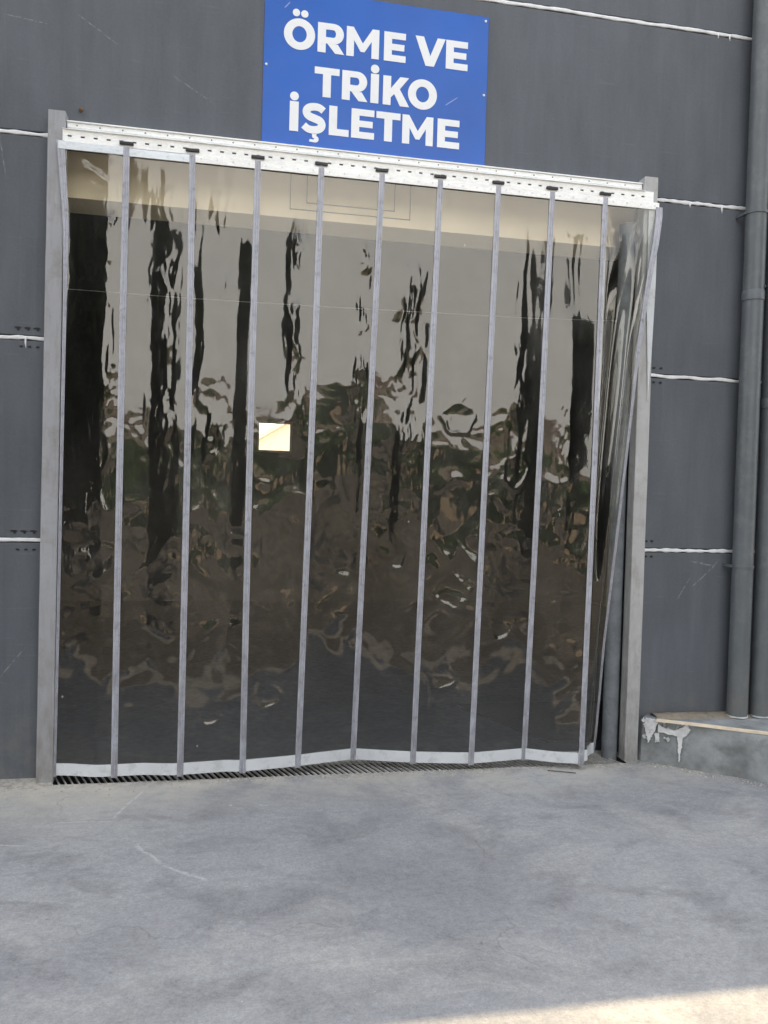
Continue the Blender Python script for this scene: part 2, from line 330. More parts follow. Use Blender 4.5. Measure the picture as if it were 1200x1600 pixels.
# ------------------------------------------------------------------ mesh helpers
class MB:
    def __init__(s): s.v = []; s.f = []
    def add(s, vs, fs):
        o = len(s.v); s.v += [tuple(map(float, p)) for p in vs]; s.f += [tuple(i+o for i in q) for q in fs]; return s
    def box(s, a0, a1):
        x0, y0, z0 = a0; x1, y1, z1 = a1
        return s.add([(x0, y0, z0), (x1, y0, z0), (x1, y1, z0), (x0, y1, z0), (x0, y0, z1), (x1, y0, z1), (x1, y1, z1), (x0, y1, z1)],
                     [(0, 3, 2, 1), (4, 5, 6, 7), (0, 1, 5, 4), (1, 2, 6, 5), (2, 3, 7, 6), (3, 0, 4, 7)])
    def prism(s, poly, y0, y1):
        """poly in (x,z), seen from -y; front at y0, back at y1"""
        n = len(poly); ar = sum(poly[i][0]*poly[(i+1) % n][1]-poly[(i+1) % n][0]*poly[i][1] for i in range(n))
        if ar < 0: poly = poly[::-1]
        vs = [(x, y0, z) for x, z in poly]+[(x, y1, z) for x, z in poly]
        fs = [tuple(range(n)), tuple(range(2*n-1, n-1, -1))]+[(i, i+n, (i+1) % n+n, (i+1) % n) for i in range(n)]
        return s.add(vs, fs)
    def plan(s, poly, z0, z1):
        n = len(poly); vs = [(x, y, z0) for x, y in poly]+[(x, y, z1) for x, y in poly]
        fs = [tuple(range(n-1, -1, -1)), tuple(range(n, 2*n))]+[(i, (i+1) % n, (i+1) % n+n, i+n) for i in range(n)]
        return s.add(vs, fs)
    def tube(s, pts, rad, n=12, cap=True):
        pts = [Vector(p) for p in pts]; rs = rad if isinstance(rad, (list, tuple)) else [rad]*len(pts)
        vs = []; fs = []
        for i, p in enumerate(pts):
            d = (pts[min(i+1, len(pts)-1)]-pts[max(i-1, 0)]).normalized()
            a_ = d.orthogonal().normalized() if i == 0 else (pa-d*pa.dot(d)).normalized()
            pa = a_; b_ = d.cross(a_)
            for k in range(n): vs.append(p+(a_*math.cos(2*PI*k/n)+b_*math.sin(2*PI*k/n))*rs[i])
        for i in range(len(pts)-1):
            for k in range(n): fs.append((i*n+k, i*n+(k+1) % n, (i+1)*n+(k+1) % n, (i+1)*n+k))
        if cap: fs += [tuple(range(n-1, -1, -1)), tuple(range((len(pts)-1)*n, len(pts)*n))]
        return s.add(vs, fs)
    def sweep(s, rings):
        """rings: list of closed sections with equal counts"""
        n = len(rings[0]); vs = [p for r in rings for p in r]; fs = []
        for i in range(len(rings)-1):
            for k in range(n): fs.append((i*n+k, i*n+(k+1) % n, (i+1)*n+(k+1) % n, (i+1)*n+k))
        fs += [tuple(range(n-1, -1, -1)), tuple(range((len(rings)-1)*n, len(rings)*n))]
        return s.add(vs, fs)
    def build(s, name, m, parent=None, smooth=False, bevel=0, seg=2, sub=None):
        me = bpy.data.meshes.new(name); me.from_pydata(s.v, [], s.f)
        bm = bmesh.new(); bm.from_mesh(me)
        bmesh.ops.recalc_face_normals(bm, faces=bm.faces)
        if bevel: bmesh.ops.bevel(bm, geom=list(bm.edges), offset=bevel, segments=seg, affect='EDGES', profile=.5)
        bm.to_mesh(me); bm.free()
        me.materials.append(m)
        if smooth:
            for p in me.polygons: p.use_smooth = True
        o = bpy.data.objects.new(name, me); COL.objects.link(o)
        if parent is not None: o.parent = parent
        return o
def shade_angle(o, deg=35):
    me = o.data
    for p in me.polygons: p.use_smooth = True
    me.set_sharp_from_angle(angle=math.radians(deg))
    return o
def empty(name, loc=(0, 0, 0)):
    o = bpy.data.objects.new(name, None); COL.objects.link(o); o.location = loc; o.empty_display_size = .1; return o
def tag(o, label=None, cat=None, group=None, kind=None):
    if label: o['label'] = label
    if cat: o['category'] = cat
    if group: o['group'] = group
    if kind: o['kind'] = kind
    return o
def child(o, root):       # keep world placement of a mesh written in world coordinates
    o.parent = root; o.matrix_parent_inverse = Matrix.Translation(-Vector(root.location)); return o
def copy_part(src, parent, loc):
    c = src.copy(); COL.objects.link(c); c.parent = parent; c.matrix_parent_inverse = Matrix.Identity(4); c.location = loc; return c

# ================================================================== SETTING
TX0, TX1, TY0, TY1 = .087, 3.398, -.122, .13          # drain trench in the doorway
g = MB()
X0, X1, Y0, Y1 = -400, 400, -400, 400
g.add([(X0, Y0, 0), (X1, Y0, 0), (X1, TY0, 0), (X0, TY0, 0)], [(0, 1, 2, 3)])
g.add([(X0, TY1, 0), (X1, TY1, 0), (X1, Y1, 0), (X0, Y1, 0)], [(0, 1, 2, 3)])
g.add([(X0, TY0, 0), (TX0, TY0, 0), (TX0, TY1, 0), (X0, TY1, 0)], [(0, 1, 2, 3)])
g.add([(TX1, TY0, 0), (X1, TY0, 0), (X1, TY1, 0), (TX1, TY1, 0)], [(0, 1, 2, 3)])
tag(g.build('ground', M['ground']), kind='structure')
g = MB(); g.add([(-300, -300, .004), (300, -300, .004), (300, -2.9, .004), (-300, -2.85, .004)], [(0, 1, 2, 3)])  # out of view; near edge and dark tone set to dim the strips' reflections
tag(g.build('yard', M['soil']), kind='structure')
g = MB(); g.add([(-2, TY1, .004), (6.5, TY1, .004), (6.5, 7.0, .004), (-2, 7.0, .004)], [(0, 1, 2, 3)])
tag(g.build('floor', M['floor']), kind='structure')
g = MB()
g.add([(TX0, TY0, -.30), (TX1, TY0, -.30), (TX1, TY1, -.30), (TX0, TY1, -.30), (TX0, TY0, 0), (TX1, TY0, 0), (TX1, TY1, 0), (TX0, TY1, 0)],
      [(0, 1, 2, 3), (0, 4, 5, 1), (1, 5, 6, 2), (2, 6, 7, 3), (3, 7, 4, 0)])
tag(g.build('drain_trench', M['pit']), kind='structure')

# ------------------------------------------------------------------ factory building
H = 6.48
bld = tag(empty('factory_building', (1.7, 0, 0)), 'large factory building with dark grey precast panels and white sealed joints around the curtained doorway', 'building')
zj = [1.294-1.083, 1.294, 2.378, 3.461, 4.52, 5.59, H]
G = .013
XL, XR = -7.0, 12.0
def wall_panel(x0, x1, z0, z1):
    child(MB().box((x0, 0, z0), (x1, .12, z1)).build('wall_panel', M['facade'], bevel=.004, seg=1), bld)
DX0, DX1 = .02, 3.44
for k in range(0, 6):
    z0 = -.3 if k == 0 else zj[k]+G; z1 = zj[k+1]-G if k < 5 else H
    if k < 3:
        if k < 2 or True:
            wall_panel(XL, DX0, z0, z1); wall_panel(DX1, XR, z0, z1)
    else:
        wall_panel(XL, XR, z0, z1)
def sealant(x0, x1, z, seed, drip=None):
    rs = np.random.RandomState(seed); n = int((x1-x0)/.012)+2
    xs = np.linspace(x0, x1, n)
    def wob(am, ks):
        return sum(am*rs.randn()*np.sin(2*PI*xs/l_+rs.rand()*7) for l_ in ks)
    mid = wob(.0012, (.9, .4, .23)); hw = .0105+wob(.0012, (.4, .17, .08))+rs.randn(n)*.0003
    hw = np.clip(hw, .0045, .020)
    mb = MB(); rings = []
    for x, m_, h_ in zip(xs, mid, hw):
        b_ = .0018+.0003*rs.randn()
        rings.append([(x, .006, z+m_-h_), (x, -.0015, z+m_-h_*.9), (x, -b_-.001, z+m_-h_*.35), (x, -b_, z+m_+h_*.4), (x, -.0012, z+m_+h_*.92), (x, .006, z+m_+h_)])
    mb.sweep(rings)
    for dx, ln in (drip or []):
        mb.sweep([[(dx-.006, .002, z), (dx-.004, -.006, z), (dx+.004, -.006, z), (dx+.006, .002, z)],
                  [(dx-.003, .002, z-ln*.6), (dx-.002, -.005, z-ln*.6), (dx+.004, -.005, z-ln*.6), (dx+.005, .002, z-ln*.6)],
                  [(dx+.002, .002, z-ln), (dx+.003, -.003, z-ln), (dx+.004, -.003, z-ln), (dx+.005, .002, z-ln)]])
    child(mb.build('joint_sealant', M['sealant'], smooth=True), bld)
sealant(XL, .02, zj[3], 1); sealant(XL, .02, zj[2], 2, [(-.11, .055)]); sealant(XL, .02, zj[1], 3)
sealant(3.47, XR, zj[3], 4, [(3.75, .03), (3.97, .045)]); sealant(3.47, XR, zj[2], 5); sealant(3.47, XR, zj[1], 6)
sealant(1.9, XR, zj[4], 7, [(3.9, .03), (3.98, .035)]); sealant(XL, 1.9, zj[4], 8); sealant(XL, XR, zj[5], 9)
# drilled, smeared dowel marks above and below the joints beside the posts
def mark(x, z, w_, h_, y=-.0035):
    mb = MB(); rs = random.Random(int(x*1e4+z*977)); n = 9
    p = [(x+math.cos(2*PI*i/n)*w_*.5*rs.uniform(.7, 1.15), z+math.sin(2*PI*i/n)*h_*.5*rs.uniform(.7, 1.2)) for i in range(n)]
    mb.prism(p, y, .001); return mb
for (z, up) in ((2.431, 1), (2.331, 0), (1.343, 1), (1.244, 0)):
    for k, x in enumerate((-.15, -.10, -.052) if up else (-.13, -.088, -.047)):
        m_ = mark(x, z, .04 if up else .022, .010 if up else .012)
        if up: m_.v += []; m_.prism([(x-.004, z-.002), (x+.010, z-.002), (x+.008, z-.014), (x-.002, z-.012)], -.0032, .001)
        child(m_.build('dowel_mark', M['black']), bld)
for z in (2.426, 2.338, 1.350, 1.254):
    for x in (3.548, 3.594) if z > 2 else (3.536, 3.575):
        child(mark(x, z, .022, .015).build('dowel_mark', M['black']), bld)
# inner leaf of the wall, roof, back and side walls
def bpart(name, a0, a1, m): return child(MB().box(a0, a1).build(name, M[m]), bld)
bpart('door_jamb', (-2.2, .125, 0), (.02, .30, 5.9), 'inner'); bpart('door_jamb', (3.46, .125, 0), (6.7, .30, 5.9), 'inner')
bpart('door_lintel', (.02, .125, 3.45), (3.46, .30, 5.9), 'inner')
bpart('side_wall', (-2.4, .305, -.2), (-2.2, 7.2, 5.9), 'inner'); bpart('side_wall', (6.7, .305, -.2), (6.9, 7.2, 5.9), 'inner')
WX0, WX1, WZ0, WZ1 = 1.33, 1.83, 2.144, 2.59
bpart('rear_wall', (-2.2, 7.0, -.2), (WX0, 7.2, 5.9), 'inner'); bpart('rear_wall', (WX1, 7.0, -.2), (6.7, 7.2, 5.9), 'inner')
bpart('rear_wall', (WX0, 7.0, -.2), (WX1, 7.2, WZ0), 'inner'); bpart('rear_wall', (WX0, 7.0, WZ1), (WX1, 7.2, 5.9), 'inner')
bpart('roof', (XL, .125, 5.905), (XR, 14, 6.1), 'inner')
bpart('side_wall', (XL, .125, -.2), (XL+.12, 14, 5.9), 'facade'); bpart('side_wall', (XR-.12, .125, -.2), (XR, 14, 5.9), 'facade')
win = child(MB().box((WX0, 7.02, WZ0), (WX0+.03, 7.08, WZ1)).box((WX1-.03, 7.02, WZ0), (WX1, 7.08, WZ1)).box((WX0+.03, 7.02, WZ0), (WX1-.03, 7.08, WZ0+.03)).box((WX0+.03, 7.02, WZ1-.03), (WX1-.03, 7.08, WZ1)).build('window_frame', M['cream']), bld)

# cream roller-door housing just inside the opening
hb = tag(empty('door_housing', (1.7, .5, 3.26)), 'cream sheet metal roller door housing across the top of the opening behind the clear strips', 'door housing')
child(MB().box((.024, .14, 3.188), (3.456, .40, 3.446)).build('cover', M['cream'], bevel=.004), hb)
child(MB().box((.024, .132, 3.188), (3.456, .1375, 3.202)).build('lower_lip', M['cream']), hb)
for (x0, x1, z0, z1) in ((1.286, 2.003, 3.239, 3.44), (1.382, 1.908, 3.282, 3.44)):
    w_ = .0035
    child(MB().box((x0, .134, z0), (x0+w_, .141, z1)).box((x1-w_, .134, z0), (x1, .141, z1)).box((x0+w_, .134, z0), (x1-w_, .141, z0+w_)).build('panel_line', M['groove']), hb)
wr = MB().tube([(-1.5, 1.2, 2.99), (-.3, 1.2, 2.93), (.73, 1.2, 2.925), (1.68, 1.2, 2.935), (3.2, 1.2, 2.96), (5.5, 1.2, 3.05)], .0022, 6).build('cable', M['white'])
tag(wr, 'thin white cable strung level across the dark interior behind the clear strips', 'cable')
mt = MB().plan([(3.05, .30), (4.6, .25), (4.6, 1.25), (2.70, 1.25)], .004, .016).build('rubber_mat', M['rubber'], bevel=.003)
tag(mt, 'black rubber mat lying on the floor inside the right side of the doorway', 'mat')

# ------------------------------------------------------------------ door posts
def post(x0, x1, top, label, seed, m='post'):
    rs = np.random.RandomState(seed); mb = MB(); rings = []
    for z in np.linspace(-.02, top, 24):
        dx = rs.randn()*.0006; dy = rs.randn()*.0005
        rings.append([(x0+dx+.003, -.08+dy, z), (x1+dx-.003, -.08+dy, z), (x1+dx, -.077+dy, z), (x1+dx, -.001, z), (x0+dx, -.001, z), (x0+dx, -.077+dy, z)])
    mb.sweep(rings)
    o = mb.build('steel_post', M[m]); shade_angle(o, 40)
    return tag(o, label, 'post', 'steel posts on both sides of the doorway')
post(.0, .086, 3.565, 'grey painted steel post left of the doorway carrying the rail', 1)
post(3.402, 3.488, 3.56, 'grey painted steel post right of the doorway beside the drain pipes', 2, 'post_pale')
pl = MB()
pl.tube([(3.352, .03, -.02), (3.352, .03, 1.6), (3.352, .03, 3.3)], .047, 24)
po = shade_angle(pl.build('steel_pillar', M['pillar'])); tag(po, 'round blotchy blue grey pillar behind the folded last strip', 'pillar')
bo = MB().tube([(.15, .0, 3.613), (.15, -.018, 3.612)], .011, 6).tube([(.15, -.018, 3.612), (.15, -.032, 3.610)], .005, 8).build('bolt', M['rust'])
tag(bo, 'rusty bolt sticking out of the wall above the left end of the rail', 'bolt')

# ------------------------------------------------------------------ rail
rail = tag(empty('mounting_rail', (1.75, -.05, 3.46)), 'long white galvanised rail with rivets and slots screwed above the doorway', 'rail')
fl = MB().box((.09, -.052, 3.468), (3.398, -.002, 3.520)).build('flange', M['rail'], bevel=.0025); child(fl, rail)
child(MB().box((.09, -.062, 3.5215), (3.398, -.002, 3.5265)).build('top_lip', M['rail']), rail)
child(MB().box((.09, -.0545, 3.492), (3.398, -.0525, 3.4945)).build('fold_line', M['bar']), rail)
RX0, RX1 = .076, 3.455
seams_t = [.40, .742, 1.091, 1.440, 1.783, 2.123, 2.471, 2.803, 3.139]
sl_ = MB()
sl_.box((RX0, -.090, 3.4385), (RX1, -.082, 3.4665)); sl_.box((RX0, -.090, 3.403), (RX1, -.082, 3.4290))
x = RX0; slots = np.arange(.10, 3.44, .0655)
for k, s0 in enumerate(slots):
    x1_ = min(s0, RX1)
    if x1_ > x: sl_.box((x, -.0898, 3.4288), (x1_, -.0822, 3.4387))
    x = s0+.021
sl_.box((x, -.0898, 3.4288), (RX1, -.0822, 3.4387))
child(sl_.build('slotted_channel', M['rail']), rail)
child(MB().box((RX0+.01, -.0805, 3.405), (3.395, -.052, 3.4662)).build('slot_shade', M['black']), rail)  # black strip behind the slots, painted in for the shade inside them
child(MB().box((RX0, -.100, 3.4665), (3.398, -.054, 3.4678)).build('channel_lip', M['rail']), rail)
rv = MB()
for k, x in enumerate(np.arange(.14, 3.38, .1165)):
    rv.tube([(x, -.051, 3.506), (x, -.0535, 3.506)], .0042, 8)
    if k % 5 == 0: rv.tube([(x+.03, -.051, 3.478), (x+.03, -.0535, 3.478)], .0042, 8)
tag(child(rv.build('rivets', M['groove'], smooth=False), rail), kind='stuff')
for x in seams_t:
    child(MB().box((x-.036, -.103, 3.415), (x+.036, -.0905, 3.431)).build('clip', M['black'], bevel=.002, seg=1), rail)

# ------------------------------------------------------------------ curtain
def pnoise(x, y, seed):
    """gradient noise on numpy arrays"""
    rs = np.random.RandomState(seed); ang = rs.rand(64, 64)*2*PI
    xi = np.floor(x).astype(int); yi = np.floor(y).astype(int); xf = x-xi; yf = y-yi
    def gr(i, j, dx, dy):
        a_ = ang[i % 64, j % 64]; return np.cos(a_)*dx+np.sin(a_)*dy
    u_ = xf**3*(xf*(xf*6-15)+10); v_ = yf**3*(yf*(yf*6-15)+10)
    n0 = gr(xi, yi, xf, yf)*(1-u_)+gr(xi+1, yi, xf-1, yf)*u_
    n1 = gr(xi, yi+1, xf, yf-1)*(1-u_)+gr(xi+1, yi+1, xf-1, yf-1)*u_
    return n0*(1-v_)+n1*v_
ZT, ZB = 3.372, .042
# seam lines between the strips: control points (z, x, y) from the floor up
def seam(xb, yb, xt, bow=0, ybow=.0):
    def f(z):
        t = np.clip((np.asarray(z, float)-ZB)/(ZT-ZB), 0, 1)
        return xb+(xt-xb)*t+bow*np.sin(PI*t), yb*(1-t)**1.6+(-.094)*(1-(1-t)**1.6)+ybow*np.sin(PI*t)
    return f
bot = [(.406, -.118), (.752, -.136), (1.088, -.119), (1.398, -.062), (1.728, .022), (2.068, -.072), (2.404, -.126), (2.747, -.078), (3.055, -.205)]
SE = []
def left_edge(z):
    z = np.asarray(z, float); return np.interp(z, [0, .8, 1.8, 2.5, 2.95, 3.14, 3.40], [.094, .098, .101, .103, .103, .090, .068]), np.interp(z, [0, 2.7, 3.1, 3.4], [-.070, -.088, -.095, -.096])
def right_edge(z):
    z = np.asarray(z, float)
    return (np.interp(z, [.03, .135, .738, 1.332, 2.112, 2.537, 2.955, 3.144, 3.30, 3.40], [3.236, 3.241, 3.262, 3.302, 3.354, 3.382, 3.430, 3.462, 3.484, 3.486]),
            np.interp(z, [.03, .135, .738, 1.332, 2.112, 2.537, 2.955, 3.144, 3.40], [.012, .0, -.03, -.06, -.092, -.105, -.118, -.118, -.100]))
SE.append(left_edge)
for i, ((xb, yb), xt) in enumerate(zip(bot, seams_t)):
    SE.append(seam(xb, yb, xt, bow=(-.003, .004, -.004, .003, -.004, -.002, .003, .002, .012)[i]))
SE.append(right_edge)
# per strip: mean bulge, [crumple columns (u centre, half width, strength, z low, z high)], smooth fold strength, yaw bend profile
PP = [
 dict(bul=.008, cols=[(.74, .14, 1.3, 1.2, 3.3)], fold=.8, rings=[], tilt=-.004, turn=[(.06, .72, 8.0, -1, 3.6), (.84, 1.0, 8.1, .9, 2.9)]),
 dict(bul=.004, cols=[(.62, .2, 1.6, 1.5, 3.2)], fold=.6, rings=[], tilt=.0, turn=[(.44, .90, 12.2, -1, 3.15)]),
 dict(bul=.004, cols=[(.38, .24, 1.6, 1.6, 3.2)], fold=.6, rings=[(.45, .35, .05)], tilt=.0, turn=[(.72, .98, 14.9, -1, 3.1), (.08, .22, 12.2, 2.0, 2.9)]),
 dict(bul=.004, cols=[(.66, .18, 1.8, 1.7, 3.15)], fold=.6, rings=[(.40, .45, .07)], tilt=.0, turn=[(.50, .62, 14.9, 2.1, 3.1), (.80, .96, 16.2, .8, 2.0)]),
 dict(bul=-.004, cols=[(.80, .15, 1.9, 1.6, 3.15)], fold=.6, rings=[], tilt=.0, turn=[(.86, .97, 16, 2.3, 3.05), (.78, .94, 18.9, .9, 2.2)]),
 dict(bul=.004, cols=[(.62, .24, 1.6, 1.6, 3.0)], fold=.6, rings=[(.6, 1.25, .07)], tilt=.0, turn=[(.40, .56, 20.2, 1.2, 2.0), (.84, .97, 20.2, 1.9, 2.8)]),
 dict(bul=.004, cols=[(.45, .4, .15, 1.7, 2.2)], fold=.4, rings=[(.5, 2.05, .085), (.55, 1.05, .085), (.45, .55, .07)], tilt=.0),
 dict(bul=.004, cols=[(.55, .13, 1.4, 1.7, 3.1)], fold=.4, rings=[(.55, 1.75, .09), (.45, .85, .085)], tilt=.0, turn=[(.50, .64, -10.8, 2.0, 2.9)]),
 dict(bul=-.004, cols=[(.44, .12, .7, 1.0, 2.5)], fold=.5, rings=[], tilt=.0, turn=[(.52, .95, -12.2, -1, 2.75)]),
 dict(bul=.0, cols=[], fold=.2, rings=[], tilt=.0),
]
ordn = ['first', 'second', 'third', 'fourth', 'fifth', 'sixth', 'seventh', 'eighth', 'ninth', 'tenth']
extra = ['nearly black in the middle, hanging against the left post', 'pale at left with a broad dark streak', 'crumpled pale shine above its middle', 'with the bright window square showing through it',
         'its foot swung inwards at right', 'crumpled along its upper half', 'with round dents down its middle', 'with round dents and a dark blister at mid height',
         'dark and smooth near its right seam', 'narrow, twisted and pulled away from the right post']
def film(i):
    p = PP[i]; Lf, Rf = SE[i], SE[i+1]
    nu, nv = (64, 540)
    u = np.linspace(0, 1, nu); z = np.linspace(ZB, ZT, nv); U, Z = np.meshgrid(u, z)
    lx, ly = Lf(z); rx, ry = Rf(z)
    X = lx[:, None]+(rx-lx)[:, None]*U; Y = ly[:, None]+(ry-ly)[:, None]*U
    W_ = .345; xx = U*W_; edge = np.clip(np.minimum(U, 1-U)/.10, 0, 1); edge = edge*edge*(3-2*edge)
    topf = np.clip((ZT-Z)/.35, 0, 1); botf = np.clip((Z-.09)/.3, 0, 1)
    sd_ = 100+i*17
    h = p['bul']*np.sin(PI*U)*topf*(.4+.6*botf)
    h += p['tilt']*np.sin(2*PI*U)*topf
    # long vertical folds
    h += p['fold']*(.0030*pnoise(xx/.16+3, Z/1.9+i, sd_)+.0010*pnoise(xx/.07, Z/.9+i*2, sd_+1))*edge
    # faces of the sheet turned left (+) or right (-) by some degrees between two heights
    for (ua, ub, deg, za, zb_) in p.get('turn', []):
        wv = .05*pnoise(Z/.30+i*3, Z*0+ua*9, sd_+21)+.035*pnoise(Z/.11+i*5, Z*0+ub*7, sd_+22)
        k = 1/(1+np.exp(-(U-ua-wv)/.012))*1/(1+np.exp((U-ub-wv*.8)/.012))
        k = k*np.clip((Z-za)/.25, 0, 1)*np.clip((zb_-Z)/.22, 0, 1)
        sl = np.cumsum(k, axis=1)/nu*W_*math.tan(math.radians(deg)); h += sl-sl[:, -1:]*U
    # gentle waves of the sheet
    h += .00035*pnoise(xx/.07, Z/.11, sd_+2)*edge*(.4+.6*botf)
    for (uc, hwid, st, za, zb_) in p['cols']:
        m = np.exp(-((U-uc-.10*pnoise(Z/.35, Z*0+i, sd_+5))/hwid)**2)*np.clip((Z-za)/.35, 0, 1)*np.clip((zb_-Z)/.2+.15, 0, 1)
        m *= np.clip(.6+1.6*pnoise(Z/.26+9, U*1.2, sd_+6), .12, 1.3)
        wx = xx+.022*pnoise(xx/.08, Z/.10, sd_+7); wz = Z+.03*pnoise(xx/.08+5, Z/.10, sd_+8)
        r1 = 1-2*np.abs(pnoise(wx/.06, wz/.24, sd_+3)); r2 = 1-2*np.abs(pnoise(wx/.028, wz/.10, sd_+4))
        h += st*m*edge*(.0050*r1+.0016*r2)
    # drawn-out vertical pleats over the upper half
    for (uc, hwid, st, za, zb_) in p['cols']:
        m = np.exp(-((U-uc)/(hwid*1.25))**2)*np.clip((Z-1.35)/.5, 0, 1)*np.clip((3.3-Z)/.3, 0, 1)*np.clip(.5+2.2*pnoise(Z/.5+4, U*2.2, sd_+31), 0, 1)
        wx = xx+.020*pnoise(xx/.09, Z/.22, sd_+32)
        h += m*edge*min(st, 1.4)*.0046*pnoise(wx/.034, Z/.38, sd_+33)
    # kinks where the sheet was once folded, sparse, at about 1.0 to 2.2 m
    m = np.exp(-((Z-1.95)/.33)**2)*.8+np.exp(-((Z-1.05)/.35)**2)*.95
    m *= np.clip(2.6*pnoise(xx/.17+i, Z/.23+i*2, sd_+12)+.35, 0, 1)
    wx = xx+.02*pnoise(xx/.09, Z/.09, sd_+13)
    h += m*edge*.0013*(1-2.2*np.abs(pnoise(wx/.085+7, Z/.085+i*3, sd_+9)))
    # soft broad dents lower down
    m = np.exp(-((Z-1.05)/.65)**2)*np.clip(2.4*pnoise(xx/.30+i*2, Z/.35+i, sd_+41)+.45, 0, 1)
    wx = xx+.03*pnoise(xx/.12, Z/.12, sd_+42)
    h += m*edge*.0075*(1-2.0*np.abs(pnoise(wx/.17+3, Z/.17+i*5, sd_+43)))
    for (uc, zc, R_) in p['rings']:
        dx = (U-uc)*W_; dz = (Z-zc)*.92; r = np.sqrt((dx*(1+.5*pnoise(Z/.5, Z*0+zc*9, sd_)))**2+dz**2)+.03*pnoise(xx/.07, Z/.07, sd_+11)
        h += edge*(.0034*np.exp(-((r-R_)/.012)**2)*(.6-.6*dz/R_)-.0026*np.exp(-(r/(R_*.8))**2))
    if i == 9:      # twisted, pleated end strip
        k = topf*np.clip(.15+(ZT-Z)/1.2, 0, 1)
        h = h*.4+.034*np.sin(2*PI*(U*1.6+.22*(3.3-Z)))*edge*k*np.clip((Z)/1.5, .25, 1)+.004*np.sin(2*PI*(U*3.4-.3*Z))*edge*k
        h += .030*np.exp(-((Z-3.02)/.16)**2)*np.sin(PI*np.clip(U*1.3, 0, 1))
    if i == 0:      # pinch under the hanger bar
        h += .016*np.exp(-((Z-3.26)/.05)**2-((U-.45-(3.3-Z)*1.2)/.10)**2)*np.sin((Z*7+U)*9)
    nx = ry-ly; ny = -(rx-lx); ln = np.hypot(nx, ny); nx = nx/ln; ny = ny/ln      # towards the yard
    X = X+nx[:, None]*h; Y = Y+ny[:, None]*h
    vs = np.stack([X, Y, Z], -1).reshape(-1, 3)
    ii = np.arange(nu*nv).reshape(nv, nu)
    fs = np.stack([ii[:-1, :-1], ii[:-1, 1:], ii[1:, 1:], ii[1:, :-1]], -1).reshape(-1, 4)
    me = bpy.data.meshes.new('film'); me.from_pydata(vs.tolist(), [], fs.tolist()); me.materials.append(M['pvc'])
    me.polygons.foreach_set('use_smooth', [True]*len(fs))
    o = bpy.data.objects.new('film', me); COL.objects.link(o)
    return o, (X, Y, Z)
def edge_strip(fn, hw=.018, z0=ZB-.014, z1=ZT+.030, dy=-.0035, taper=None, th=.004):
    zs = np.linspace(z0, z1, 60); xs, ys = fn(zs); rings = []
    for k, (x, y, z) in enumerate(zip(xs, ys, zs)):
        h_ = hw if taper is None else taper(z)
        y = y+dy
        prof = [(-1, 0), (-.92, -1), (-.45, -1.1), (-.30, -.35), (-.12, -.35), (.0, -.9), (.40, -1.0), (.52, -.45), (.66, -1.1), (.92, -1), (1, 0), (.0, .35)]
        rings.append([(x+a_*h_, y+b_*th, z) for a_, b_ in prof])
    return MB().sweep(rings)
for i in range(10):
    root = empty('curtain_strip', ((SE[i](1.7)[0]+SE[i+1](1.7)[0])/2, -.09, ZB))
    tag(root, f'{ordn[i]} clear curtain strip from left, {extra[i]}', 'curtain strip', 'clear PVC strips hanging in the doorway')
    o, (X, Y, Z) = film(i); child(o, root)
    # light hem along the foot
    rings = []
    for k in range(0, X.shape[1], 7):
        r = [(X[3, k], Y[3, k]-.0035, ZB-.006), (X[3, k], Y[3, k]-.004, ZB+.058), (X[3, k], Y[3, k]+.0035, ZB+.058), (X[3, k], Y[3, k]+.0035, ZB-.006)]
        rings.append(r)
    if len(rings) > 2: child(MB().sweep(rings).build('hem', M['hem']), root)
    # hanger bar with screws
    x0 = .058 if i == 0 else seams_t[i-1]+.016; x1 = 3.486 if i == 9 else seams_t[i]-.016
    dz = [.0, -.004, .0, .0, .001, .0, .0, .001, .0, .0][i]
    child(MB().box((x0, -.106, 3.357+dz), (x1, -.099, 3.399+dz)).build('hanger_bar', M['bar'] if i < 2 else M['rail'], bevel=.0015, seg=1), root)
    sc = MB().tube([(0, 0, 0), (0, -.003, 0)], .0048, 8).build('screw', M['bar'])
    for k in range(4):
        xk = x0+.03+(x1-x0-.06)*k/3
        if k == 0: sc.parent = root; s_ = sc
        else: s_ = sc.copy(); COL.objects.link(s_); s_.parent = root
        s_.location = Vector((xk, -.106, 3.379+dz))-root.location
    if i < 9:
        child(shade_angle(edge_strip(SE[i+1], .0175).build('seam_strip', M['seam']), 30), root)
    if i == 0:
        child(shade_angle(edge_strip(left_edge, .012, taper=lambda z: float(np.interp(z, [0, 2.6, 3.1, 3.4], [.007, .009, .016, .020]))).build('edge_tape', M['seam']), 30), root)
    if i == 9:
        child(shade_angle(edge_strip(right_edge, .012, z1=ZT, taper=lambda z: float(np.interp(z, [0, 2.2, 2.7, 3.3], [.007, .009, .014, .022]))).build('edge_tape', M['seam']), 30), root)
        fp = MB()
        child(MB().prism([(3.425, 3.355), (3.487, 3.355), (3.487, 2.9), (3.478, 2.55), (3.462, 2.2), (3.452, 2.45), (3.43, 2.85)], -.0935, -.0905).build('edge_flap', M['hem']), root)

